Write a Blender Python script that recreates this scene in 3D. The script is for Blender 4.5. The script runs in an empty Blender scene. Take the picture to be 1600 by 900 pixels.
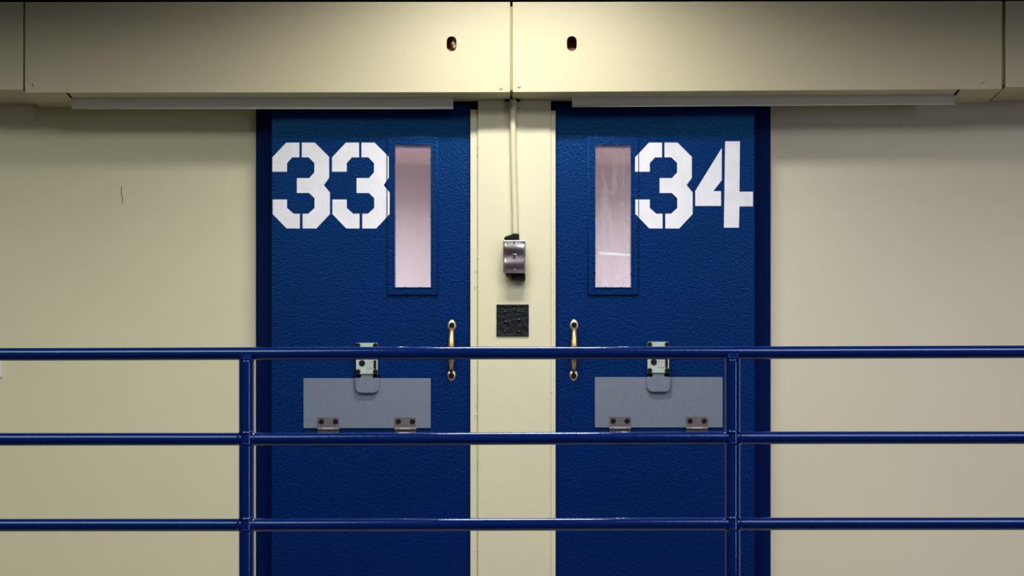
import bpy, bmesh, math, random
from mathutils import Vector, Matrix
random.seed(7)
C = bpy.context.scene.collection
sc = bpy.context.scene
# ---------------------------------------------------------------- camera
D, F, EYE, PX, PY = 6.7, 3015.0, 0.51, 800.0, 860.0      # metres to the cell wall, focal length in pixels, eye height, principal point
cd = bpy.data.cameras.new('camera'); cam = bpy.data.objects.new('camera', cd); C.objects.link(cam)
cam.location = (0, -D, EYE); cam.rotation_euler = (math.pi/2, 0, 0)
cd.sensor_width = 36; cd.lens = F/1600*36; cd.shift_y = (PY-450)/1600; cd.clip_start = .05; cd.clip_end = 100
sc.camera = cam
# ---------------------------------------------------------------- exposure, world, gallery daylight, added wall fill
sc.view_settings.view_transform = 'Standard'; sc.view_settings.look = 'None'
sc.view_settings.exposure = 0.0; sc.view_settings.gamma = 1; sc.view_settings.use_curve_mapping = False
w = bpy.data.worlds.new('world'); sc.world = w; w.use_nodes = True
w.node_tree.nodes['Background'].inputs[0].default_value = (.80, .84, 1, 1)
w.node_tree.nodes['Background'].inputs[1].default_value = 0.01
def area(name, loc, target, sx, sy, power, col):
    l = bpy.data.lights.new(name, 'AREA'); l.shape = 'RECTANGLE'; l.size = sx; l.size_y = sy; l.energy = power; l.color = col
    o = bpy.data.objects.new(name, l); C.objects.link(o); o.location = loc
    o.rotation_euler = (Vector(target)-Vector(loc)).to_track_quat('-Z', 'Y').to_euler(); return o
LAMP_E = 92.0
area('gallery_skylight', (-3.4, -6.6, 6.2), (-.6, 0, 1.0), 4.6, 3.8, 245, (.96, 1, .84))
area('gallery_skylight', (3.4, -6.6, 6.2), (.6, 0, 1.0), 4.6, 3.8, 262, (1, .955, 1))
area('gallery_window', (8.2, -8.0, 1.9), (0.2, -1.2, 1.2), 1.0, 3.0, 85, (.80, .82, 1))

area('opposite_wall_fill', (0, -9.5, 6.5), (0, -13, 2), 8, .6, 45, (1, .97, .95))  # unseen light added on the opposite wall, for the steel plate's reflections
# ---------------------------------------------------------------- materials
def srgb(r, g, b):
    f = lambda c: (c/255/12.92) if c/255 <= .04045 else ((c/255+.055)/1.055)**2.4
    return (f(r), f(g), f(b), 1)
def mat(name, col, rough=.5, metal=0, bump=None, var=None, coat=0, spec=.5, tint=None):
    m = bpy.data.materials.new(name); m.use_nodes = True; nt = m.node_tree; N = nt.nodes; L = nt.links
    b = N['Principled BSDF']; b.inputs['Base Color'].default_value = col; b.inputs['Roughness'].default_value = rough
    b.inputs['Metallic'].default_value = metal; b.inputs['Coat Weight'].default_value = coat; b.inputs['Coat Roughness'].default_value = .05
    b.inputs['Specular IOR Level'].default_value = spec
    if tint: b.inputs['Specular Tint'].default_value = (*tint, 1)
    tc = N.new('ShaderNodeTexCoord')
    if bump:
        prev = None
        for (scale, strength, dist, detail) in bump:
            n = N.new('ShaderNodeTexNoise'); n.inputs['Scale'].default_value = scale; n.inputs['Detail'].default_value = detail
            L.new(tc.outputs['Object'], n.inputs['Vector'])
            bp = N.new('ShaderNodeBump'); bp.inputs['Strength'].default_value = strength; bp.inputs['Distance'].default_value = dist
            L.new(n.outputs['Fac'], bp.inputs['Height'])
            if prev: L.new(prev.outputs[0], bp.inputs['Normal'])
            prev = bp
        L.new(prev.outputs[0], b.inputs['Normal'])
        if coat: L.new(prev.outputs[0], b.inputs['Coat Normal'])
    if var:
        scale, amt = var
        n = N.new('ShaderNodeTexNoise'); n.inputs['Scale'].default_value = scale; n.inputs['Detail'].default_value = 5
        L.new(tc.outputs['Object'], n.inputs['Vector'])
        mr = N.new('ShaderNodeMapRange'); mr.inputs[1].default_value = .3; mr.inputs[2].default_value = .7
        mr.inputs[3].default_value = 1-amt; mr.inputs[4].default_value = 1+amt
        L.new(n.outputs['Fac'], mr.inputs[0])
        mx = N.new('ShaderNodeVectorMath'); mx.operation = 'SCALE'; mx.inputs[0].default_value = col[:3]
        L.new(mr.outputs[0], mx.inputs['Scale']); L.new(mx.outputs[0], b.inputs['Base Color'])
    return m
CREAM = (.70, .665, .465, 1)
M = {}
M['cream'] = mat('cream_wall_paint', CREAM, .55, bump=[(240, .12, .002, 2), (9, .05, .01, 2)], var=(2.5, .02), spec=.3)
M['cream_right'] = mat('beige_wall_paint', (.715, .665, .53, 1), .55, bump=[(240, .12, .002, 2), (9, .05, .01, 2)], var=(2.5, .02), spec=.3)
M['cream_panel'] = mat('cream_enamel', (.57, .52, .35, 1), .5, bump=[(160, .06, .002, 2), (5, .06, .01, 1)], var=(1.8, .02), spec=.3)
M['hood'] = mat('pale_lit_hood_paint', (.88, .87, .74, 1), .5, bump=[(160, .06, .002, 2)], spec=.3)  # pale grey paint, lightened further in place of gallery light on the hoods
M['cream_pillar'] = mat('cream_pillar_paint', (.74, .70, .51, 1), .42, bump=[(130, .12, .002, 2), (14, .12, .006, 3)], var=(5, .025), spec=.35)
M['seam'] = mat('cream_joint_paint', (.42, .37, .15, 1), .6)
M['blue_door'] = mat('blue_gloss_door_paint', (.0001, .0030, .092, 1), .38, bump=[(150, .6, .0026, 3), (420, .35, .0008, 2)], var=(3, .10), spec=.8, tint=(.08, .55, 1))
M['blue_jamb'] = mat('blue_jamb_paint', (.0008, .008, .085, 1), .5, bump=[(150, .2, .002, 2)], spec=.2, tint=(.2, .5, 1))
M['blue_rail'] = mat('blue_gloss_rail_paint', (.001, .018, .155, 1), .13, bump=[(60, .20, .0012, 2), (210, .14, .0005, 2)], spec=.6, coat=.35, tint=(.4, .6, 1))
M['white_paint'] = mat('white_stencil_paint', srgb(238, 238, 248), .5, bump=[(150, .3, .002, 3)], var=(12, .05))
M['grey'] = mat('grey_steel_enamel', srgb(112, 122, 142), .5, bump=[(420, .25, .001, 2)], var=(60, .06))
M['hinge'] = mat('hinge_steel', srgb(120, 114, 122), .42, metal=.5, bump=[(300, .2, .0005, 2)])
M['hinge_glint'] = mat('hinge_highlight_steel', srgb(185, 180, 182), .3, metal=.6)  # paler steel for the highlight painted along the hinge barrels
M['black'] = mat('black_steel', (.003, .003, .004, 1), .5, spec=.25)
M['void'] = mat('black_gap', (.0015, .0015, .002, 1), .9, spec=.1)
M['black_gloss'] = mat('black_gloss_paint', (.003, .005, .007, 1), .30, bump=[(60, .6, .004, 4), (260, .5, .0012, 2)], spec=.6)
M['lock'] = mat('pale_green_lock_plate', srgb(186, 206, 198), .4, metal=.15, var=(90, .08))
M['bolt'] = mat('pale_steel_bolt', srgb(160, 176, 190), .3, metal=.5)
M['label'] = mat('paper_label', srgb(214, 214, 214), .6)
M['ink'] = mat('grey_ink', srgb(70, 70, 80), .6)
M['brass'] = mat('worn_brass', (.62, .41, .17, 1), .34, metal=.85, bump=[(180, .25, .001, 3)], var=(60, .25))
M['brass_pale'] = mat('pale_brass', (.72, .60, .38, 1), .36, metal=.8, bump=[(180, .25, .001, 3)], var=(80, .2))
M['chrome'] = mat('stainless_plate', (.92, .83, .89, 1), .2, metal=1)
M['conduit'] = mat('cream_conduit_paint', (.70, .65, .47, 1), .4, bump=[(90, .25, .002, 2)])
M['primer'] = mat('brown_primer', srgb(160, 88, 60), .7, var=(80, .2))
M['pale'] = mat('pale_putty', srgb(235, 205, 150), .7, bump=[(120, .8, .004, 3)], var=(90, .25))
M['cell'] = mat('mauve_cell_paint', srgb(206, 194, 202), .6, bump=[(50, .1, .004, 2)], var=(2.2, .04))
M['cell_top'] = mat('pale_cell_ceiling', srgb(226, 204, 206), .6)
M['concrete'] = mat('grey_concrete', (.38, .37, .34, 1), .8, bump=[(60, .4, .004, 4)], var=(3, .15))
M['lip'] = mat('dark_concrete_lip', (.055, .052, .045, 1), .8, bump=[(60, .4, .003, 4)])
M['ceiling'] = mat('grey_ceiling_paint', (.13, .125, .11, 1), .7, bump=[(60, .2, .003, 3)], var=(3, .08))
M['white_plate'] = mat('white_plastic', (.75, .75, .78, 1), .4)
M['housing'] = mat('white_lamp_housing', (.6, .6, .58, 1), .5)
def emis(name, col, s):
    m = bpy.data.materials.new(name); m.use_nodes = True; nt = m.node_tree
    for n in list(nt.nodes): nt.nodes.remove(n)
    e = nt.nodes.new('ShaderNodeEmission'); o = nt.nodes.new('ShaderNodeOutputMaterial'); e.inputs[0].default_value = (*col, 1); e.inputs[1].default_value = s
    nt.links.new(e.outputs[0], o.inputs[0]); return m
M['lamp'] = emis('lamp_diffuser', (1, .985, .92), LAMP_E)
M['cell_lamp'] = emis('cell_lamp_diffuser', (.95, 1, 1), 98)

def glass(name, seed, streak):
    m = bpy.data.materials.new(name); m.use_nodes = True; nt = m.node_tree; N = nt.nodes; L = nt.links
    for n in list(N): N.remove(n)
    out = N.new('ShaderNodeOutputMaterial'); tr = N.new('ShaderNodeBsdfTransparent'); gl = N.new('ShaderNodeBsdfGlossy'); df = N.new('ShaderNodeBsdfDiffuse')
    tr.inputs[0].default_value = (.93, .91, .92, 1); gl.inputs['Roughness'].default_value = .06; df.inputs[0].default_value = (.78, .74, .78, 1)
    fr = N.new('ShaderNodeFresnel'); fr.inputs[0].default_value = 1.45
    m1 = N.new('ShaderNodeMixShader'); L.new(fr.outputs[0], m1.inputs[0]); L.new(tr.outputs[0], m1.inputs[1]); L.new(gl.outputs[0], m1.inputs[2])
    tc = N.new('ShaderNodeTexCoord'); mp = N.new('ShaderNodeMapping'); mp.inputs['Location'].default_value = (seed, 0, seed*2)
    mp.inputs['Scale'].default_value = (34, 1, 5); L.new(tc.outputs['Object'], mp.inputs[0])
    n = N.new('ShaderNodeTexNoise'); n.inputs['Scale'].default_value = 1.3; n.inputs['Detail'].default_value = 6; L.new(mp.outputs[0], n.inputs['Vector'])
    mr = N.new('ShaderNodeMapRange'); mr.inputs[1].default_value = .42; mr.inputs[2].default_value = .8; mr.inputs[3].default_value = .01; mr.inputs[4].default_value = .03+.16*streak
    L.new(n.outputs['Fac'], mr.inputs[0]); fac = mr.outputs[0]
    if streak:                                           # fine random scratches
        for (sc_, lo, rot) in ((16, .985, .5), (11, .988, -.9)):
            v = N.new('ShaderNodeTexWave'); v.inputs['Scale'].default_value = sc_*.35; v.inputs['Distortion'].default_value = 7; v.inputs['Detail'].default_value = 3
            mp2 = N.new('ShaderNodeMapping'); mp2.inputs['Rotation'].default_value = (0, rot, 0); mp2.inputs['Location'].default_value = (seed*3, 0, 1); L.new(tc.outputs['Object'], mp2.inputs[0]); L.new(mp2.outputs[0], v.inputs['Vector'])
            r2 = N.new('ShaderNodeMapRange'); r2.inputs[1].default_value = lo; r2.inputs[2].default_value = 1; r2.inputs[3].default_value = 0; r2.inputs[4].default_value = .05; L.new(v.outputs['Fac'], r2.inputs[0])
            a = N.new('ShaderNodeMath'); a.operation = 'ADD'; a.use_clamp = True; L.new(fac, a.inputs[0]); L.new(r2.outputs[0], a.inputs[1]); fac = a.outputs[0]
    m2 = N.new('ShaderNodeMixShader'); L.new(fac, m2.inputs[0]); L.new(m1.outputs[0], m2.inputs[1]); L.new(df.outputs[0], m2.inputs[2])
    L.new(m2.outputs[0], out.inputs[0]); return m
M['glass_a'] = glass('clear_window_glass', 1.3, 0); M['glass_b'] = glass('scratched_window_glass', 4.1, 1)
g = M['glass_b']
M['pane_glint'] = mat('white_lamp_reflection', (.80, .78, .82, 1), .6)  # white for the lamp reflection painted on the right pane

# ---------------------------------------------------------------- helpers
def W(px, py, Y=0.0):
    s = F/(D+Y); return Vector(((px-PX)/s, Y, EYE+(PY-py)/s))
def tag(o, label=None, cat=None, group=None, kind=None):
    if label: o['label'] = label
    if cat: o['category'] = cat
    if group: o['group'] = group
    if kind: o['kind'] = kind
    return o
def finish(name, me, m, parent=None, smooth=False, bevel=0, seg=2):
    o = bpy.data.objects.new(name, me); C.objects.link(o)
    me.materials.clear(); me.materials.append(M[m])
    if smooth:
        for p in me.polygons: p.use_smooth = True
    if bevel:
        b = o.modifiers.new('bevel', 'BEVEL'); b.width = bevel; b.segments = seg; b.limit_method = 'ANGLE'
    if parent is not None:
        o.parent = parent; o.matrix_parent_inverse = Matrix.Translation(parent.location).inverted() if parent.parent is None else Matrix.Identity(4)
    return o
def build(name, bm, m, parent=None, **k):
    bmesh.ops.recalc_face_normals(bm, faces=bm.faces)
    me = bpy.data.meshes.new(name); bm.to_mesh(me); bm.free(); return finish(name, me, m, parent, **k)
def bx(bm, x0, x1, y0, y1, z0, z1):
    v = [bm.verts.new((x, y, z)) for x in (x0, x1) for y in (y0, y1) for z in (z0, z1)]
    for f in ((0,1,3,2),(4,6,7,5),(0,4,5,1),(2,3,7,6),(0,2,6,4),(1,5,7,3)): bm.faces.new([v[i] for i in f])
def prism(bm, quad, y0, y1):                             # polygon of (x, z), between two depths
    a = [bm.verts.new((x, y0, z)) for x, z in quad]; b = [bm.verts.new((x, y1, z)) for x, z in quad]; n = len(quad)
    bm.faces.new(a); bm.faces.new(b[::-1])
    for i in range(n): bm.faces.new((a[i], b[i], b[(i+1) % n], a[(i+1) % n]))
def PB(bm, x0, x1, y0, y1, Yf, Yb):                      # box from the outline its front face has in the photo and its two depths
    a = W(x0, y1, Yf); b = W(x1, y0, Yf); bx(bm, a.x, b.x, Yf, Yb, a.z, b.z)
def poly(name, loops, y0, y1, m, parent=None, bev=0, res=2):  # filled outline (outer loop + holes) with thickness
    cu = bpy.data.curves.new(name+'_outline', 'CURVE'); cu.dimensions = '2D'; cu.fill_mode = 'BOTH'; cu.extrude = abs(y1-y0)/2-bev
    cu.bevel_depth = bev; cu.bevel_resolution = res; cu.offset = -bev
    for lp in loops:
        s = cu.splines.new('POLY'); s.points.add(len(lp)-1); s.use_cyclic_u = True
        for p, (x, z) in zip(s.points, lp): p.co = (x, z, 0, 1)
    t = bpy.data.objects.new('tmp', cu); C.objects.link(t)
    dg = bpy.context.evaluated_depsgraph_get(); me = bpy.data.meshes.new_from_object(t.evaluated_get(dg))
    bpy.data.objects.remove(t); bpy.data.curves.remove(cu)
    me.transform(Matrix.Translation((0, (y0+y1)/2, 0)) @ Matrix.Rotation(math.pi/2, 4, 'X')); me.name = name
    return finish(name, me, m, parent)
def rect(x0, x1, y0, y1, Y): a = W(x0, y1, Y); b = W(x1, y0, Y); return [(a.x, a.z), (b.x, a.z), (b.x, b.z), (a.x, b.z)]
def rrect(x0, x1, y0, y1, Y, r, corners=(1,1,1,1), n=6):  # rounded; corners bl, br, tr, tl
    a = W(x0, y1, Y); b = W(x1, y0, Y); r = r*(D+Y)/F; out = []
    for k, (cx, cz, a0) in enumerate(((a.x, a.z, 180), (b.x, a.z, 270), (b.x, b.z, 0), (a.x, b.z, 90))):
        if not corners[k]: out.append((cx, cz)); continue
        ox = cx + (r if cx == a.x else -r); oz = cz + (r if cz == a.z else -r)
        for i in range(n+1):
            t = math.radians(a0+90*i/n); out.append((ox+r*math.cos(t), oz+r*math.sin(t)))
    return out
def tube(bm, pts, radii, n=20, sq=1.0, cap=True):
    pts = [Vector(p) for p in pts]
    if not isinstance(radii, (list, tuple)): radii = [radii]*len(pts)
    rings = []; ref = None
    for i, p in enumerate(pts):
        t = (pts[min(i+1, len(pts)-1)]-pts[max(i-1, 0)]).normalized()
        if ref is None: ref = Vector((0,1,0)) if abs(t.y) < .9 else Vector((1,0,0))
        u = (ref-t*ref.dot(t)).normalized(); v = t.cross(u); ref = u
        rings.append([bm.verts.new(p+radii[i]*(u*math.cos(a)*sq+v*math.sin(a))) for a in (2*math.pi*k/n for k in range(n))])
    for A, B in zip(rings, rings[1:]):
        for k in range(n): bm.faces.new((A[k], A[(k+1) % n], B[(k+1) % n], B[k]))
    if cap: bm.faces.new(rings[0][::-1]); bm.faces.new(rings[-1])
def dome(bm, c, r, depth, n=20, rings=5, zs=1.0):        # low domed head facing the camera side (-Y)
    vs = []
    for j in range(rings):
        a = math.pi/2*j/rings; rr = r*math.cos(a)
        vs.append([bm.verts.new((c[0]+rr*math.cos(t), c[1]-depth*math.sin(a), c[2]+zs*rr*math.sin(t))) for t in (2*math.pi*k/n for k in range(n))])
    top = bm.verts.new((c[0], c[1]-depth, c[2]))
    for A, B in zip(vs, vs[1:]):
        for k in range(n): bm.faces.new((A[k], A[(k+1) % n], B[(k+1) % n], B[k]))
    for k in range(n): bm.faces.new((vs[-1][k], vs[-1][(k+1) % n], top))
    bm.faces.new(vs[0][::-1])
def screw(px, py, Y, rpx, m, parent, depth=.0035, name='screw', socket=True):
    p = W(px, py, Y); bm = bmesh.new(); r = rpx*(D+Y)/F
    tube(bm, [(p.x, Y+.001, p.z), (p.x, Y-depth*.7, p.z), (p.x, Y-depth, p.z)], [r, r, r*.8], 20)
    if socket: tube(bm, [(p.x, Y-depth, p.z), (p.x, Y-depth-.0004, p.z)], [r*.45, r*.4], 6)
    return build(name, bm, m, parent)
def empty(name, loc, label=None, cat=None, group=None, kind=None):
    o = bpy.data.objects.new(name, None); C.objects.link(o); o.location = loc; o.empty_display_size = .1
    return tag(o, label, cat, group, kind)

# ================================================================= SETTING
ZC = 2.65                                               # underside of the tier above
bm = bmesh.new(); bx(bm, -3.2, 3.2, -1.32, 2.5, -.15, 0); tag(build('floor', bm, 'concrete'), kind='structure')
bm = bmesh.new(); bx(bm, -11, 11, -13.2, -13, -3, 8); tag(build('wall_opposite', bm, 'cell'), kind='structure')
bm = bmesh.new(); bx(bm, -3.2, 3.2, -1.30, 2.5, ZC, ZC+.2); tag(build('ceiling', bm, 'ceiling'), kind='structure')
xl = W(400, 0, -.004).x; xr = W(1204, 0, -.004).x
dl0, dl1 = W(432, 0, 0).x, W(742, 0, 0).x; dr0, dr1 = W(862, 0, 0).x, W(1172, 0, 0).x   # doorways
bm = bmesh.new(); bx(bm, -3.2, dl0, 0, .10, 0, ZC); wl = tag(build('wall_left', bm, 'cream'), kind='structure')
bm = bmesh.new(); bx(bm, dr1, 3.2, 0, .10, 0, ZC); wr = tag(build('wall_right', bm, 'cream_right'), kind='structure')
bm = bmesh.new(); bx(bm, dl0, dr1, 0, .10, 2.0, ZC); tag(build('wall_header', bm, 'cream'), kind='structure')
for wall_, a, b in ((wl, 400, 436), (wr, 1168, 1204)):
    bm = bmesh.new(); p = W(a, 0, -.004).x; q = W(b, 0, -.004).x; bx(bm, p, q, -.004, -.0002, 0, 2.05); build('door_jamb', bm, 'blue_jamb', wall_)
# small old scratch on the left wall
bm = bmesh.new(); tube(bm, [W(190, 291, -.0002), W(189, 300, -.0004), W(192, 310, -.0004), W(191, 318, -.0002)], .0010, 6); build('scratch', bm, 'ink', wl)
YP = -.10
# pillar between the doors
p0, p1 = W(747, 0, YP).x, W(860.5, 0, YP).x
bm = bmesh.new(); bx(bm, p0, p1, YP, .0, 0, 2.0505); bx(bm, dl1, dr0, -.002, .10, 0, 2.0); pil = tag(build('wall_pillar', bm, 'cream_pillar', bevel=.0015), kind='structure')
zs = W(0, 171, YP+.008).z
bm = bmesh.new(); bx(bm, W(735, 0, YP+.008).x, W(745.5, 0, YP+.008).x, YP+.008, -.0, 0, zs); build('door_stop', bm, 'cream_pillar', pil, bevel=.001)
bm = bmesh.new(); bx(bm, W(745.4, 0, YP+.014).x, p0, YP+.014, 0, 0, zs); build('groove', bm, 'cream_pillar', pil)
zs2 = W(0, 173, YP+.008).z
bm = bmesh.new(); bx(bm, p1, W(868, 0, YP+.008).x, YP+.004, 0, 0, zs2); build('door_stop', bm, 'cream_pillar', pil, bevel=.001)
for k, px in enumerate((746.3, 861)):
    bm = bmesh.new(); pts = []; rad = []; z = .02; 
    while z < 2.02:
        pts.append((W(px, 0, YP+.006).x+random.uniform(-.0005, .0005), YP+.006 if k == 0 else YP+.0035, z)); rad.append((.0016 if k == 0 else .0010)*random.choice((.8, 1, 1, 1.1, 1.3))); z += random.uniform(.012, .03)
    tube(bm, pts, rad, 8); build('weld_bead', bm, 'cream_pillar', pil, smooth=True)
lump = bmesh.new()
for px, py in ((747,229),(746,241),(747,268),(746,310),(747,357),(746,402),(743,422),(742,448),(747,447),(747,489),(747,524),(745,630),(743,648),(748,640),(747,734),(748,785),(747,860),(862,427),(861,500),(862,613),(862,752),(862,797)):
    q = W(px, py, YP+.0035); dome(lump, q, .0022*random.uniform(.8, 1.25), .0022, 10, 3)
build('weld_spatter', lump, 'cream_pillar', pil, smooth=True)
# dark pockets above the door stops, behind the beam
# cells
def cell(x0, x1, side):
    z1 = 2.285
    bm = bmesh.new(); bx(bm, x0, x1, 2.2, 2.3, 0, ZC); tag(build('wall_back_'+side, bm, 'cell'), kind='structure')
    bm = bmesh.new(); bx(bm, x0, x1, .10, 2.2, z1, z1+.03); tag(build('ceiling_'+side, bm, 'cell_top'), kind='structure')
# concrete lip over the beam covers
bm = bmesh.new(); bx(bm, -3.2, 3.2, -.214, -.001, 2.3665, 2.40); tag(build('trim_1', bm, 'lip', bevel=.002), kind='structure')
cell(-1.9, -.03, 'left'); cell(.03, 1.9, 'right')
for nm, a, b in (('wall_cell_outer_left', -1.98, -1.9), ('wall_partition', -.03, .03), ('wall_cell_outer_right', 1.9, 1.98)):
    bm = bmesh.new(); bx(bm, a, b, .10, 2.3, 0, ZC); tag(build(nm, bm, 'cell'), kind='structure')
def lamp(name, x, y, z, lx, ly, h, m, label):
    t = empty(name, (x, y, z), label, 'light')
    bm = bmesh.new()
    bx(bm, x-lx/2-.02, x+lx/2+.02, y-ly/2-.02, y+ly/2+.02, z-.018, z)
    bx(bm, x-lx/2-.02, x-lx/2, y-ly/2-.02, y+ly/2+.02, z-h, z-.001); bx(bm, x+lx/2, x+lx/2+.02, y-ly/2-.02, y+ly/2+.02, z-h, z-.001)
    bx(bm, x-lx/2, x+lx/2, y-ly/2-.02, y-ly/2, z-h, z-.001); bx(bm, x-lx/2, x+lx/2, y+ly/2, y+ly/2+.02, z-h, z-.001)
    build('lamp_housing', bm, 'housing', t)
    bm = bmesh.new(); v = [bm.verts.new(c) for c in ((x-lx/2, y-ly/2, z-.022), (x-lx/2, y+ly/2, z-.022), (x+lx/2, y+ly/2, z-.022), (x+lx/2, y-ly/2, z-.022))]; bm.faces.new(v)
    me = bpy.data.meshes.new('lamp_diffuser'); bm.to_mesh(me); bm.free(); finish('lamp_diffuser', me, m, t)
lamp('ceiling_light', .03, -.78, ZC, .6, .16, .062, 'lamp', 'short white ceiling light above the walkway between the two doors')
lamp('cell_light', -.75, 1.1, 2.285, .6, .25, .05, 'cell_lamp', 'small ceiling light inside the left cell, above the clear window')
lamp('cell_light', .75, 1.1, 2.285, .6, .25, .05, 'cell_lamp', 'small ceiling light inside the right cell, above the scratched window')

# ================================================================= BEAM ABOVE THE DOORS
YB = -.21
def cover(xa, xb, ta, tb, ba, bb, hole, rivets, label, flange=None):
    # sheet metal cover: front plate + soffit. xa/xb left and right edge, t/b top and bottom at each edge (photo outline of the front)
    A = W(xa, ba, YB); B = W(xb, bb, YB); Ct = W(xb, tb, YB); Dt = W(xa, ta, YB)
    t = empty('beam_cover', ((A.x+B.x)/2, YB/2, min(A.z, B.z)), label, 'panel', None)
    loops = [[(A.x, A.z), (B.x, B.z), (Ct.x, Ct.z), (Dt.x, Dt.z)]]
    if hole:
        cx, cy, wd, hg = hole; loops.append(rrect(cx-wd/2, cx+wd/2, cy-hg/2, cy+hg/2, YB, wd/2-.2, n=8)[::-1])
    poly('front_plate', loops, YB, YB+.004, 'cream_panel', t, bev=.0012)
    # soffit
    bm = bmesh.new(); th = .003
    vs = [(A.x, A.z), (B.x, B.z)]
    v = [bm.verts.new(c) for c in ((A.x, YB+.0035, A.z+.0002), (B.x, YB+.0035, B.z+.0002), (B.x, -.0005, B.z+.0002), (A.x, -.0005, A.z+.0002), (A.x, YB+.0035, A.z+th), (B.x, YB+.0035, B.z+th), (B.x, -.0005, B.z+th), (A.x, -.0005, A.z+th))]
    for f in ((0,1,2,3),(4,7,6,5),(0,4,5,1),(1,5,6,2),(2,6,7,3),(3,7,4,0)): bm.faces.new([v[i] for i in f])
    build('soffit', bm, 'cream_panel', t)
    for (rx, ry) in rivets:
        q = W(rx, ry, YB); bm = bmesh.new(); dome(bm, (q.x, YB-.0002, q.z), .0062, .0032, 16, 4); build('rivet', bm, 'cream_panel', t, smooth=True)
    if flange:
        bm = bmesh.new(); fa, fb, top, bot = flange
        P = W(fa, bot, YB); Q = W(fb, top, YB); bx(bm, P.x, Q.x, YB+.010, YB+.013, P.z+.003, Q.z); bx(bm, P.x, Q.x, YB+.010, -.004, P.z+.0045, P.z+.0065)
        o = build('joint_flange', bm, 'seam', t); o['label'] = 'dull yellow joint strip'
    return t
cover(-190, 36, 3, 3, 139, 140, None, [], 'cream beam cover panel cut off by the left edge of the photo')
cover(39, 797, 3, 3, 145, 144, (705.5, 68.5, 15, 23), [(783, 137.5), (53, 132)], 'wide cream beam cover panel above door 33 with a slot showing pale putty', (30, 45, 3, 138))
cover(801, 1565.5, 3, 1.5, 144, 139.3, (893.5, 68, 15, 23), [(811, 135), (1535, 128)], 'wide cream beam cover panel above door 34 with a brown slot', (792, 806, 9, 142))
cover(1571, 1790, 1.5, 1, 136, 135.5, None, [], 'cream beam cover panel cut off by the right edge of the photo', (1560, 1576, 2, 134))
# track behind the covers
bm = bmesh.new(); bx(bm, -1.62, 1.62, -.165, -.135, 2.09, 2.30); bx(bm, -1.62, 1.62, -.165, -.002, 2.30, 2.31)
tag(build('door_track', bm, 'primer', bevel=.002), 'brown primed steel door track hidden behind the beam covers, seen through their slots', 'track')
bm = bmesh.new(); q = W(708, 70, -.168); 
for (dx, dz, r) in ((.002, 0, .011), (.006, -.012, .010), (.004, .012, .007), (-.001, .014, .004)): dome(bm, (q.x+dx, -.166, q.z+dz), r, .026, 14, 4, 1.25)
tag(build('putty_lump', bm, 'pale', smooth=True), 'pale putty lump on the brown track inside the left slot', 'putty')
# hoods that hang under the beam
def hood(x0, x1, yt0, yt1, yb0, yb1, label, side):
    Yh = -.130; a = W(x0, yb0, Yh); b = W(x1, yb1, Yh); bm = bmesh.new(); zt = 2.0495
    zt0 = W(x0, yt0, Yh).z; zt1 = W(x1, yt1, Yh).z
    prism(bm, [(a.x, a.z), (b.x, b.z), (b.x, zt1), (a.x, zt0)], Yh, Yh+.003)
    t = build('track_hood', bm, 'hood', bevel=.0008)
    tag(t, label, 'hood'); 
    bm = bmesh.new()                                    # folded lip along the lower edge
    tube(bm, [(a.x, Yh+.0015, a.z), (b.x, Yh+.0015, b.z)], .0028, 12); lip = build('folded_lip', bm, 'hood', t, smooth=True)
    e = -1 if side < 0 else 1                            # dark slot in the soffit where the outer end is folded
    P = W(105, 144.6, YB) if side < 0 else W(1498.5, 139.8, YB); q = a.x if side < 0 else b.x; bm = bmesh.new(); zz = P.z-.0006
    v = [bm.verts.new((x, y, z)) for z in (zz, zz+.0012) for x, y in ((P.x-.004, YB+.004), (P.x+.004, YB+.004), (q+.004, Yh), (q-.004, Yh))]
    for f_ in ((0,1,2,3), (7,6,5,4), (0,4,5,1), (1,5,6,2), (2,6,7,3), (3,7,4,0)): bm.faces.new([v[k] for k in f_])
    build('soffit_slot', bm, 'void', t)
    return t
hood(112, 708, 152.5, 152, 169, 169, 'long cream hood strip under the left beam cover, its inner end left of the pillar', -1)
hood(894, 1492, 151.5, 146.5, 166, 162, 'long cream hood strip under the right beam cover, its inner end right of the pillar', 1)
# black blocks standing for the shade in the gap between the door heads and the soffit
for x0, x1, st, lab in ((708, 744.5, 736, 'black block painted as gap shade at the top right corner of the left door'), (862, 894, 868, 'black block painted as gap shade at the top left corner of the right door')):
    bm = bmesh.new(); PB(bm, x0, x1, 158.5 if st < 800 else 158, 163.5, -.078, -.006)
    if st < 800: PB(bm, 735.5, 745.2, 158.5, 171.5, -.080, -.006)
    else: PB(bm, 861.5, 868.5, 158, 172.5, -.080, -.006)
    tag(build('gap_shade_block', bm, 'void'), lab, 'gap_shade')

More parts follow.
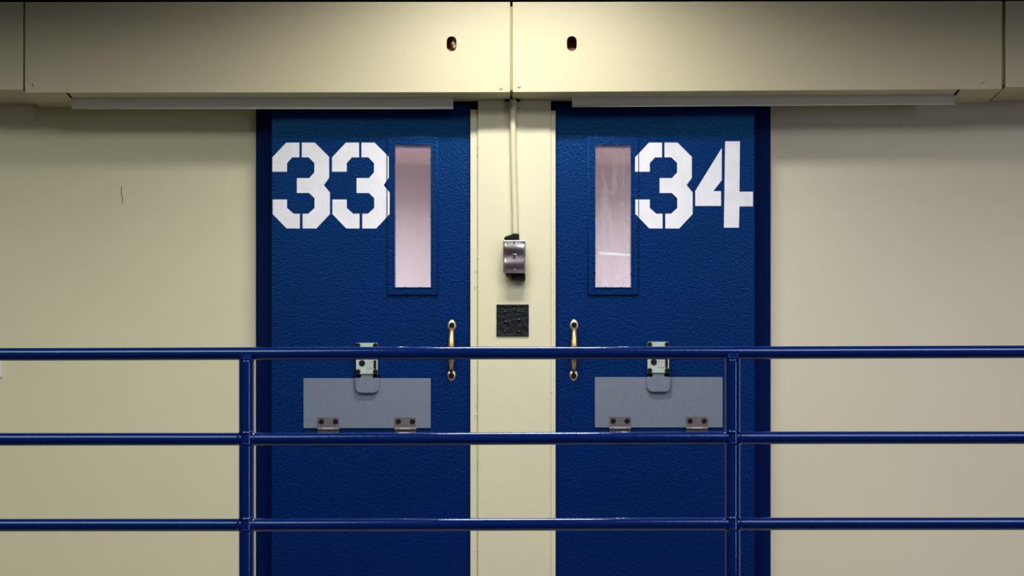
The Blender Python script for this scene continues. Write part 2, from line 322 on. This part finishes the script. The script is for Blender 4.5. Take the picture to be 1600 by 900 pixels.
# ================================================================= DOORS
U = lambda pts, x0: [(x0+u*.2555, 150+v*.2555) for u, v in pts]
three = [[(100,375),(185,285),(265,285),(265,375),(222,375),(190,410),(190,463),(100,463)],
         [(280,285),(360,285),(447,372),(447,500),(415,545),(452,590),(452,722),(370,810),(285,810),(285,720),(320,720),(358,685),(358,625),(325,593),(250,593),(250,502),(325,502),(357,467),(357,410),(322,375),(280,375)],
         [(102,633),(190,633),(190,685),(230,720),(268,720),(268,810),(187,810),(102,722)]]
four = [[(1087,318),(1087,515),(1035,582),(1083,582),(1083,672),(925,672),(925,580)],
        [(1108,277),(1198,277),(1195,585),(1278,585),(1278,675),(1195,675),(1192,805),(1100,805)]]
def split_runs(O, lim):                                  # separate the pieces of a clipped outline that touch only along the cut
    cuts = [i for i, p in enumerate(O) if abs(p[0]-lim) < 1e-6]
    if len(cuts) <= 2: return [O] if len(O) > 2 else []
    runs = []; n = len(O)
    for a, b in zip(cuts, cuts[1:]+[cuts[0]+n]):
        seg = [O[k % n] for k in range(a, b+1)]
        if len(seg) > 2: runs.append(seg)
    return runs
def digit(loops, x0, du, Y, parent, lab):
    lo = []
    for l in loops: lo.append([(p.x, p.z) for p in (W(x, y, Y) for x, y in U([(u+du, v) for u, v in l], x0))])
    o = poly('painted_digit', lo, Y, Y+.0006, 'white_paint', parent); o['label'] = lab; return o
YD = -.075
def door(n, x0, x1, win, fr, digits, handle, hatch, lock, hinges, dots, glassm):
    cx = (x0+x1)/2
    d = empty('door_%d' % n, (W(cx, 0, YD).x, -.05, 0), 'blue sliding steel cell door with stencilled number %d' % (32+n), 'door', None, 'structure')
    o = W(x0, 163, YD); e = W(x1, 163, YD)
    slab = [(o.x, .012), (e.x, .012), (e.x, o.z), (o.x, o.z)]
    hole = rect(win[0], win[1], win[2], win[3], YD-.004)[::-1]
    poly('door_leaf', [slab, hole], YD, -.030, 'blue_door', d, bev=.0018)
    # glazing frame: wide flat flange with a raised inner bead
    f = poly('window_frame', [rect(*fr, YD-.004), rect(win[0], win[1], win[2], win[3], YD-.004)[::-1]], YD-.0080, YD+.001, 'blue_door', d, bev=.0022)
    bead = poly('glazing_bead', [rect(win[0]-2.2, win[1]+2.2, win[2]-2.2, win[3]+2.2, YD-.006), rect(win[0], win[1], win[2], win[3], YD-.006)[::-1]], YD-.0105, YD-.0075, 'blue_door', f, bev=.0010)
    for px, py in [(win[0]-.6, win[2]+k) for k in (23, 111, 201)]+[(win[1]+.6, win[2]+k) for k in (23, 111, 201)]+[(win[0]+14, win[2]-.4), (win[0]+38, win[2]-.4), (win[0]+16, win[3]+.4), (win[0]+40, win[3]+.4)]:
        screw(px, py, YD-.0095, 1.3, 'black', f, .002, 'glazing_pin', False)
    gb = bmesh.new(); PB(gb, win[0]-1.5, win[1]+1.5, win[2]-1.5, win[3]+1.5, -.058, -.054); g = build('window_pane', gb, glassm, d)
    for L, du, x00, lab in digits: digit(L, x00, du, YD-.0052 if False else YD-.0006, d, lab)
    # the stencil paint runs over the edge of the glazing frame
    for L, du, x00, lab in digits:
        px = [x for l in U([(u+du, v) for l_ in L for u, v in l_], x00) for x in (l[0],)]
        if max(px) > fr[0] and n == 1: lim, sg = fr[0]+.6, 1
        elif min(px) < fr[1] and n == 2 and L is three: lim, sg = fr[1]-.6, -1
        else: continue
        out = []
        for l in L:
            P_ = U([(u+du, v) for u, v in l], x00); O_ = []
            for a_, b_ in zip(P_, P_[1:]+P_[:1]):
                ia, ib = (a_[0]-lim)*sg > 0, (b_[0]-lim)*sg > 0
                if ia: O_.append(a_)
                if ia != ib: k_ = (lim-a_[0])/(b_[0]-a_[0]); O_.append((lim, a_[1]+k_*(b_[1]-a_[1])))
            for part in split_runs(O_, lim):
                if len(part) > 2: out.append([(p.x, p.z) for p in (W(x, y, YD-.008) for x, y in part)])
        for lp in out: poly('painted_digit', [lp], YD-.0084, YD-.0078, 'white_paint', f)['label'] = 'white stencil paint over the frame edge'
    # pull handle
    hx, y0, y1 = handle
    t = W(hx, y0, YD); b = W(hx-.6, y1, YD)
    bm = bmesh.new()
    for q, s in ((t, 1), (b, -1)):                       # teardrop rosettes
        ring = []; n_ = 24
        prof = []
        for k in range(n_):
            a = 2*math.pi*k/n_; r = .0165*(1.0+.10*math.sin(a)*s*-1); prof.append((q.x+r*math.cos(a)*(.92), q.z+.0215*math.sin(a)*(1 if math.sin(a)*s > 0 else .78)))
        ys = ((0, 1), (-.0022, 1), (-.0052, .8), (-.0062, .45))
        rows = [[bm.verts.new((q.x+(x-q.x)*k, YD+dy, q.z+(z-q.z)*k)) for x, z in prof] for dy, k in ys]
        for A, B in zip(rows, rows[1:]):
            for k in range(n_): bm.faces.new((A[k], A[(k+1) % n_], B[(k+1) % n_], B[k]))
        bm.faces.new(rows[-1]); bm.faces.new(rows[0][::-1])
    h = build('pull_handle', bm, 'brass_pale', d, smooth=True)
    bm = bmesh.new(); pts = []; rad = []
    for k in range(17):
        u = k/16; z = t.z-.012+(b.z+.012-t.z+.012)*u; prot = .008+.036*math.sin(math.pi*u)**.5
        pts.append((t.x+(b.x-t.x)*u, YD-prot, z)); rad.append(.0072+.0034*math.sin(math.pi*min(1, u*1.1))**1.0)
    tube(bm, pts, rad, 16, .7); gr = build('handle_grip', bm, 'brass', h, smooth=True)
    for q in ((hx, y0-1), (hx-.6, y1+1)): screw(q[0], q[1], YD-.0055, 4.2, 'black', h, .003)
    # food hatch
    a0, a1, b0, b1 = hatch; YH = YD-.006
    hp = poly('hatch_flap', [rrect(a0, a1, b0, b1, YH, 1.5)], YH, YD-.0002, 'grey', d, bev=.0008); hp['label'] = 'grey steel food hatch flap'
    l0, lt = lock                                        # left edge, top of lock
    poly('hatch_tab', [rrect(l0-.8, l0+35.2, b0-.6, b0+23, YH-.010, 9, (1, 1, 0, 0))], YH-.012, YH+.0002, 'grey', d, bev=.0012)['label'] = 'grey rounded latch tab'
    YL = YD-.022
    lk = poly('lock_plate', [rrect(l0, l0+33.5, lt, lt+48.5, YL, 2)], YL, YD+.0002, 'lock', d, bev=.0007); lk['label'] = 'pale green lock plate'
    for sx, sy in ((3.2, 4), (30.3, 4), (3.2, 44.8), (30.3, 44.8)): screw(l0+sx, lt+sy, YL, 3.7, 'black', lk, .004)
    screw(l0+9.5, lt+31.5, YL, 4.8, 'black', lk, .003, 'keyhole')
    bm = bmesh.new(); PB(bm, l0+7.5, l0+26, lt+48, b0-.2, YL+.006, YD+.001); build('latch_bolt', bm, 'bolt', lk, bevel=.0006)
    bm = bmesh.new(); PB(bm, l0+.4, l0+7.2, lt+48.7, b0+.2, YL+.010, YD+.001); PB(bm, l0+26.4, l0+33.6, lt+48.7, b0+.2, YL+.010, YD+.001); build('latch_guide', bm, 'void', lk)
    bm = bmesh.new(); PB(bm, l0+27.5, l0+31.6, lt+27, lt+40.5, YL-.0008, YL+.0004); build('lock_strip', bm, 'black', lk)
    bm = bmesh.new(); PB(bm, l0+17.5, l0+26.7, lt+27.5, lt+40.3, YL-.0006, YL+.0004); build('label_border', bm, 'ink', lk)
    bm = bmesh.new(); PB(bm, l0+18.0, l0+26.2, lt+28.0, lt+39.8, YL-.0009, YL-.0005); lb = build('paper_label', bm, 'label', lk)
    bm = bmesh.new()
    for yy, w1, w2 in ((29.6, 19, 25), (31.6, 20.5, 24.5), (33.6, 19.5, 21.4), (33.6, 22.4, 24.6), (35.6, 20, 22), (37.5, 19.3, 25.2)):
        PB(bm, l0+w1, l0+w2, lt+yy, lt+yy+.8, YL-.0012, YL-.0008)
    build('label_print', bm, 'ink', lk)
    for hx0 in hinges:                                   # hinges: upper leaf, barrel, lower leaf
        bm = bmesh.new(); PB(bm, hx0, hx0+33, b1-17.6, b1+.2, YH-.004, YH+.0002); hg = build('hatch_hinge', bm, 'hinge', d, bevel=.0006)
        hg['label'] = 'grey steel hatch hinge'
        p = W(hx0-.4, b1+1.2, YH-.004); q = W(hx0+33.6, b1+1.2, YH-.004)
        bm = bmesh.new(); tube(bm, [p, q], .0052, 14); build('hinge_barrel', bm, 'hinge', hg)
        p = W(hx0+8, b1+.8, YH-.009); q = W(hx0+25, b1+.8, YH-.009)
        bm = bmesh.new(); tube(bm, [p, q], .0026, 12); build('barrel_highlight', bm, 'hinge_glint', hg)  # thin paler bar painted as the highlight on the barrel
        bm = bmesh.new(); PB(bm, hx0, hx0+33.2, b1+2, b1+22, YD-.007, YD+.0002); build('lower_leaf', bm, 'hinge', hg, bevel=.0006)
        for sx in (5.8, 27.6): screw(hx0+sx, b1-10.6, YH-.004, 4.0, 'black', hg, .003)
    for px, py in dots: screw(px, py, YD, 1.3, 'black', d, .001, 'drill_hole', False)
    return d
d1 = door(1, 424.5, 735.8, (617, 673, 227, 449), (605, 684, 214, 461),
     [(three, 0, 400, 'white stencilled 3, first digit'), (three, 365, 400, 'white stencilled 3, second digit')],
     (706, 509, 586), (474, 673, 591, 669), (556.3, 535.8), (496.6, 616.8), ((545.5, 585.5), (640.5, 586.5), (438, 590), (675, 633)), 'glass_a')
d2 = door(2, 867.2, 1178.8, (930.3, 986, 227, 449), (918.5, 997.5, 214, 461),
     [(three, 457, 850, 'white stencilled 3, first digit'), (four, 0, 850, 'white stencilled 4, second digit')],
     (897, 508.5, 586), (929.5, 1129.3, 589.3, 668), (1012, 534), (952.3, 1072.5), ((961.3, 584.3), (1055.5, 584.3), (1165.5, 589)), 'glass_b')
# tube lamp reflection, painted as a white strip on the scratched pane of door 34
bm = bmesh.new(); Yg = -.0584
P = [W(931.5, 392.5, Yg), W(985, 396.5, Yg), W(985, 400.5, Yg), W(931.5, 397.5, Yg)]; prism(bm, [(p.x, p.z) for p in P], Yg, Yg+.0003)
o = build('lamp_reflection', bm, 'pane_glint', d2); o['label'] = 'white painted lamp reflection across the glass'

# ================================================================= PILLAR FITTINGS
# conduit
t = empty('conduit_pipe', W(805, 368, -.115), 'thin cream conduit pipe running down the pillar to the metal switch box', 'pipe')
bm = bmesh.new()
r = .0102
pts = [W(801.5, 155.5, -.115), W(801.5, 195, -.115), W(801.8, 225, -.113), W(803.2, 290, -.112), W(804.6, 335, -.112), W(805, 369, -.114)]
import itertools
fine = []
for a, b in zip(pts, pts[1:]):
    for k in range(6): fine.append(a.lerp(b, k/6))
fine.append(pts[-1]); tube(bm, fine, r, 18); build('pipe', bm, 'conduit', t, smooth=True)
bm = bmesh.new(); tube(bm, [W(801.5, 168.5, -.115), W(801.5, 172, -.115)], r*1.25, 18); tube(bm, [W(801.5, 157, -.115), W(801.5, 160, -.115)], r*1.2, 18); build('coupling', bm, 'conduit', t, smooth=False)
bm = bmesh.new(); PB(bm, 789, 797.5, 154.5, 157.8, -.110, -.099); PB(bm, 805.5, 812.5, 154.5, 158, -.110, -.099); PB(bm, 795, 808, 153, 154.5, -.114, -.099); build('pipe_strap', bm, 'black', t, bevel=.0008)
bm = bmesh.new(); tube(bm, [W(808, 167, -.104), W(810.5, 169.5, -.108), W(812.8, 170.8, -.104)], .0009, 6); build('wire_end', bm, 'black', t)
# switch box
t = empty('switch_box', W(804, 427, -.10), 'shiny stainless switch box with black back and key switch on the pillar', 'switch')
YF = -.152
bm = bmesh.new(); PB(bm, 788.5, 820.5, 377.5, 425, YF+.004, -.1002); build('box_body', bm, 'black', t, bevel=.002)
cp = None
bm = bmesh.new(); a = W(786.4, 426.7, YF); b = W(821.2, 375.3, YF); nx, nz = 40, 60
def relief(u, v):                                        # softly stamped bright metal
    e = min(u, 1-u, .12)/.12; g_ = min(v, 1-v, .08)/.08; e = e*e*(3-2*e)*g_*g_*(3-2*g_)
    return -.0034*e*(.5+.5*math.cos(2*math.pi*(v-.30)/.46))*(.55+.45*math.cos(math.pi*(u-.5)*1.2))-.0004*math.sin(3*u+9*v)
rows = [[bm.verts.new((a.x+(b.x-a.x)*i/nx, YF+.0020+relief(i/nx, k/nz), a.z+(b.z-a.z)*k/nz)) for i in range(nx+1)] for k in range(nz+1)]
for A, B in zip(rows, rows[1:]):
    for i in range(nx): bm.faces.new((A[i], A[i+1], B[i+1], B[i]))
edge = [rows[0][i] for i in range(nx+1)]+[rows[k][nx] for k in range(1, nz+1)]+[rows[nz][i] for i in range(nx-1, -1, -1)]+[rows[k][0] for k in range(nz-1, 0, -1)]
back = [bm.verts.new((v.co.x, YF+.0045, v.co.z)) for v in edge]; n_ = len(edge)
for i in range(n_): bm.faces.new((edge[i], back[i], back[(i+1) % n_], edge[(i+1) % n_]))
bm.faces.new(back[::-1])
cp = build('cover_plate', bm, 'chrome', t, smooth=True)
for p in cp.data.polygons: p.use_smooth = len(p.vertices) == 4 and abs(p.normal.y) > .5; cp['label'] = 'mirror bright stainless cover plate'
bm = bmesh.new(); PB(bm, 816.5, 820.6, 375.8, 379.6, YF-.002, YF+.0005); build('corner_clip', bm, 'chrome', cp, bevel=.0004)
screw(803.4, 378, YF, 2.2, 'chrome', cp, .003); screw(804.6, 422.6, YF, 2.2, 'chrome', cp, .003)
bm = bmesh.new(); PB(bm, 800.5, 807, 397, 403.5, YF-.0025, YF+.0005); ks = build('key_switch', bm, 'chrome', cp, bevel=.0005)
bm = bmesh.new(); p = W(801.8, 398.6, YF-.003); q = W(805.8, 398.6, YF-.003); v = W(803.8, 403.2, YF-.003); prism(bm, [(p.x, p.z), (q.x, q.z), (v.x, v.z)], YF-.0034, YF-.002); build('key_slot', bm, 'black', cp)
bm = bmesh.new(); a = [W(788, 375, 0), W(788, 371.5, 0), W(795, 368.7, 0), W(798, 368.3, 0), W(802, 366, 0), W(811, 366.5, 0), W(811.5, 375, 0)]
s_ = (D-.125)/D; prism(bm, [(p.x*s_, EYE+(p.z-EYE)*s_) for p in a], -.142, -.1005); build('top_connector', bm, 'black', t, bevel=.0015)
bm = bmesh.new(); PB(bm, 791, 820, 426, 429.5, -.138, -.1005); PB(bm, 801.5, 821, 428, 436.5, -.134, -.1005)
PB(bm, 799.5, 806, 431, 434.5, -.130, -.1005); build('bottom_connector', bm, 'black', t, bevel=.0015)
bm = bmesh.new(); 
for x in (808, 812, 816): PB(bm, x, x+1.6, 429, 436, -.1355, -.133)
build('connector_rib', bm, 'black_gloss', t)
# black square plate
t = empty('recess_plate', W(801, 525, -.10), 'black painted square cover plate on the pillar below the switch box', 'plate')
Yq = -.1035
poly('plate_rim', [rect(775.8, 826.2, 475.8, 525.2, Yq), rect(778.3, 824.3, 478.4, 522.6, Yq)[::-1]], Yq-.001, -.1002, 'black_gloss', t, bev=.0004)
bm = bmesh.new(); PB(bm, 777.5, 825, 477.5, 523.5, Yq+.002, -.1001); build('plate_face', bm, 'black_gloss', t)
for px, py, rr in ((790, 503, 2.5), (811, 500, 3), (788.5, 487.5, 2.2), (810, 486.5, 2.2), (789, 518.5, 2.4), (811, 518.5, 2.4)):
    q = W(px, py, Yq+.002); bm = bmesh.new(); dome(bm, (q.x, Yq+.0022, q.z), rr*.0022, .003, 12, 3); build('painted_bolt', bm, 'black_gloss', t, smooth=True)
bm = bmesh.new(); PB(bm, 824.4, 825.6, 480, 523, Yq-.0014, Yq-.0008); o = build('blue_edge', bm, 'blue_rail', t); o['label'] = 'strip of blue paint along the right edge'
# white plate at the photo's left border
t = poly('wall_plate', [rrect(-26, 2.6, 561, 590.5, -.008, 4)], -.009, -.0002, 'white_plate', None, bev=.0015)
tag(t, 'small white wall plate at the far left edge, just under the top rail', 'plate')

# ================================================================= RAILING
YR = -1.2
rl = empty('guard_railing', (0, YR, 0), 'glossy blue pipe guard railing with three rails in front of the cell doors', 'railing')
RR, RP = .0182, .0215
ends = (-2.35, 2.35)
def zr(py): return W(0, py, YR).z
rails = {'top': (553.5, 550), 'middle': (686.8, 683.6), 'bottom': (820.8, 818)}
posts = [W(385, 0, YR).x, W(1144.5, 0, YR).x]
def rail_z(k, x):
    a, b = rails[k]; u = (x-W(0, 0, YR).x)/(W(1600, 0, YR).x-W(0, 0, YR).x); return zr(a+(b-a)*u)
for k in rails:
    bm = bmesh.new(); n = 90; pts = []
    for i in range(n+1):
        x = ends[0]+(ends[1]-ends[0])*i/n; pts.append((x, YR+.0004*math.sin(x*5), rail_z(k, x)+.0005*math.sin(x*3.1+len(k))))
    tube(bm, pts, RR, 32); o = build('%s_rail' % k, bm, 'blue_rail', rl, smooth=True)
xs = [posts[0]-(posts[1]-posts[0]), posts[0], posts[1], posts[1]+(posts[1]-posts[0])]
for x in xs:
    bm = bmesh.new(); zt = rail_z('top', x)-.004; n = 40
    tube(bm, [(x, YR, zt*i/n) for i in range(n+1)], RP, 32)
    p = build('post', bm, 'blue_rail', rl, smooth=True)
    bm = bmesh.new(); tube(bm, [(x, YR, 0), (x, YR, .006), (x, YR, .008)], [.055, .055, .05], 28); build('base_flange', bm, 'blue_rail', p)
    for k in rails:                                      # weld fillets
        z = rail_z(k, x)
        for s in (() if k == 'top' else (-1, 1)):
            bm = bmesh.new(); A = []; n = 28
            prof = ((0.0, RR+.0030), (.0018, RR+.0020), (.0042, RR+.0008), (.0075, RR-.0004))
            tube(bm, [(x+s*(RP-.0035+d_), YR, z) for d_, _ in prof], [r_ for _, r_ in prof], n)
            build('weld', bm, 'blue_rail', p, smooth=True)
        for s in ((-1,) if k == 'top' else (-1, 1)):
            bm = bmesh.new(); prof = ((0.0, RP+.0028), (.002, RP+.0020), (.0045, RP+.0008), (.008, RP-.0004))
            tube(bm, [(x, YR, z+s*(RR-.0035+d_)) for d_, _ in prof], [r_ for _, r_ in prof], 28)
            build('weld', bm, 'blue_rail', p, smooth=True)
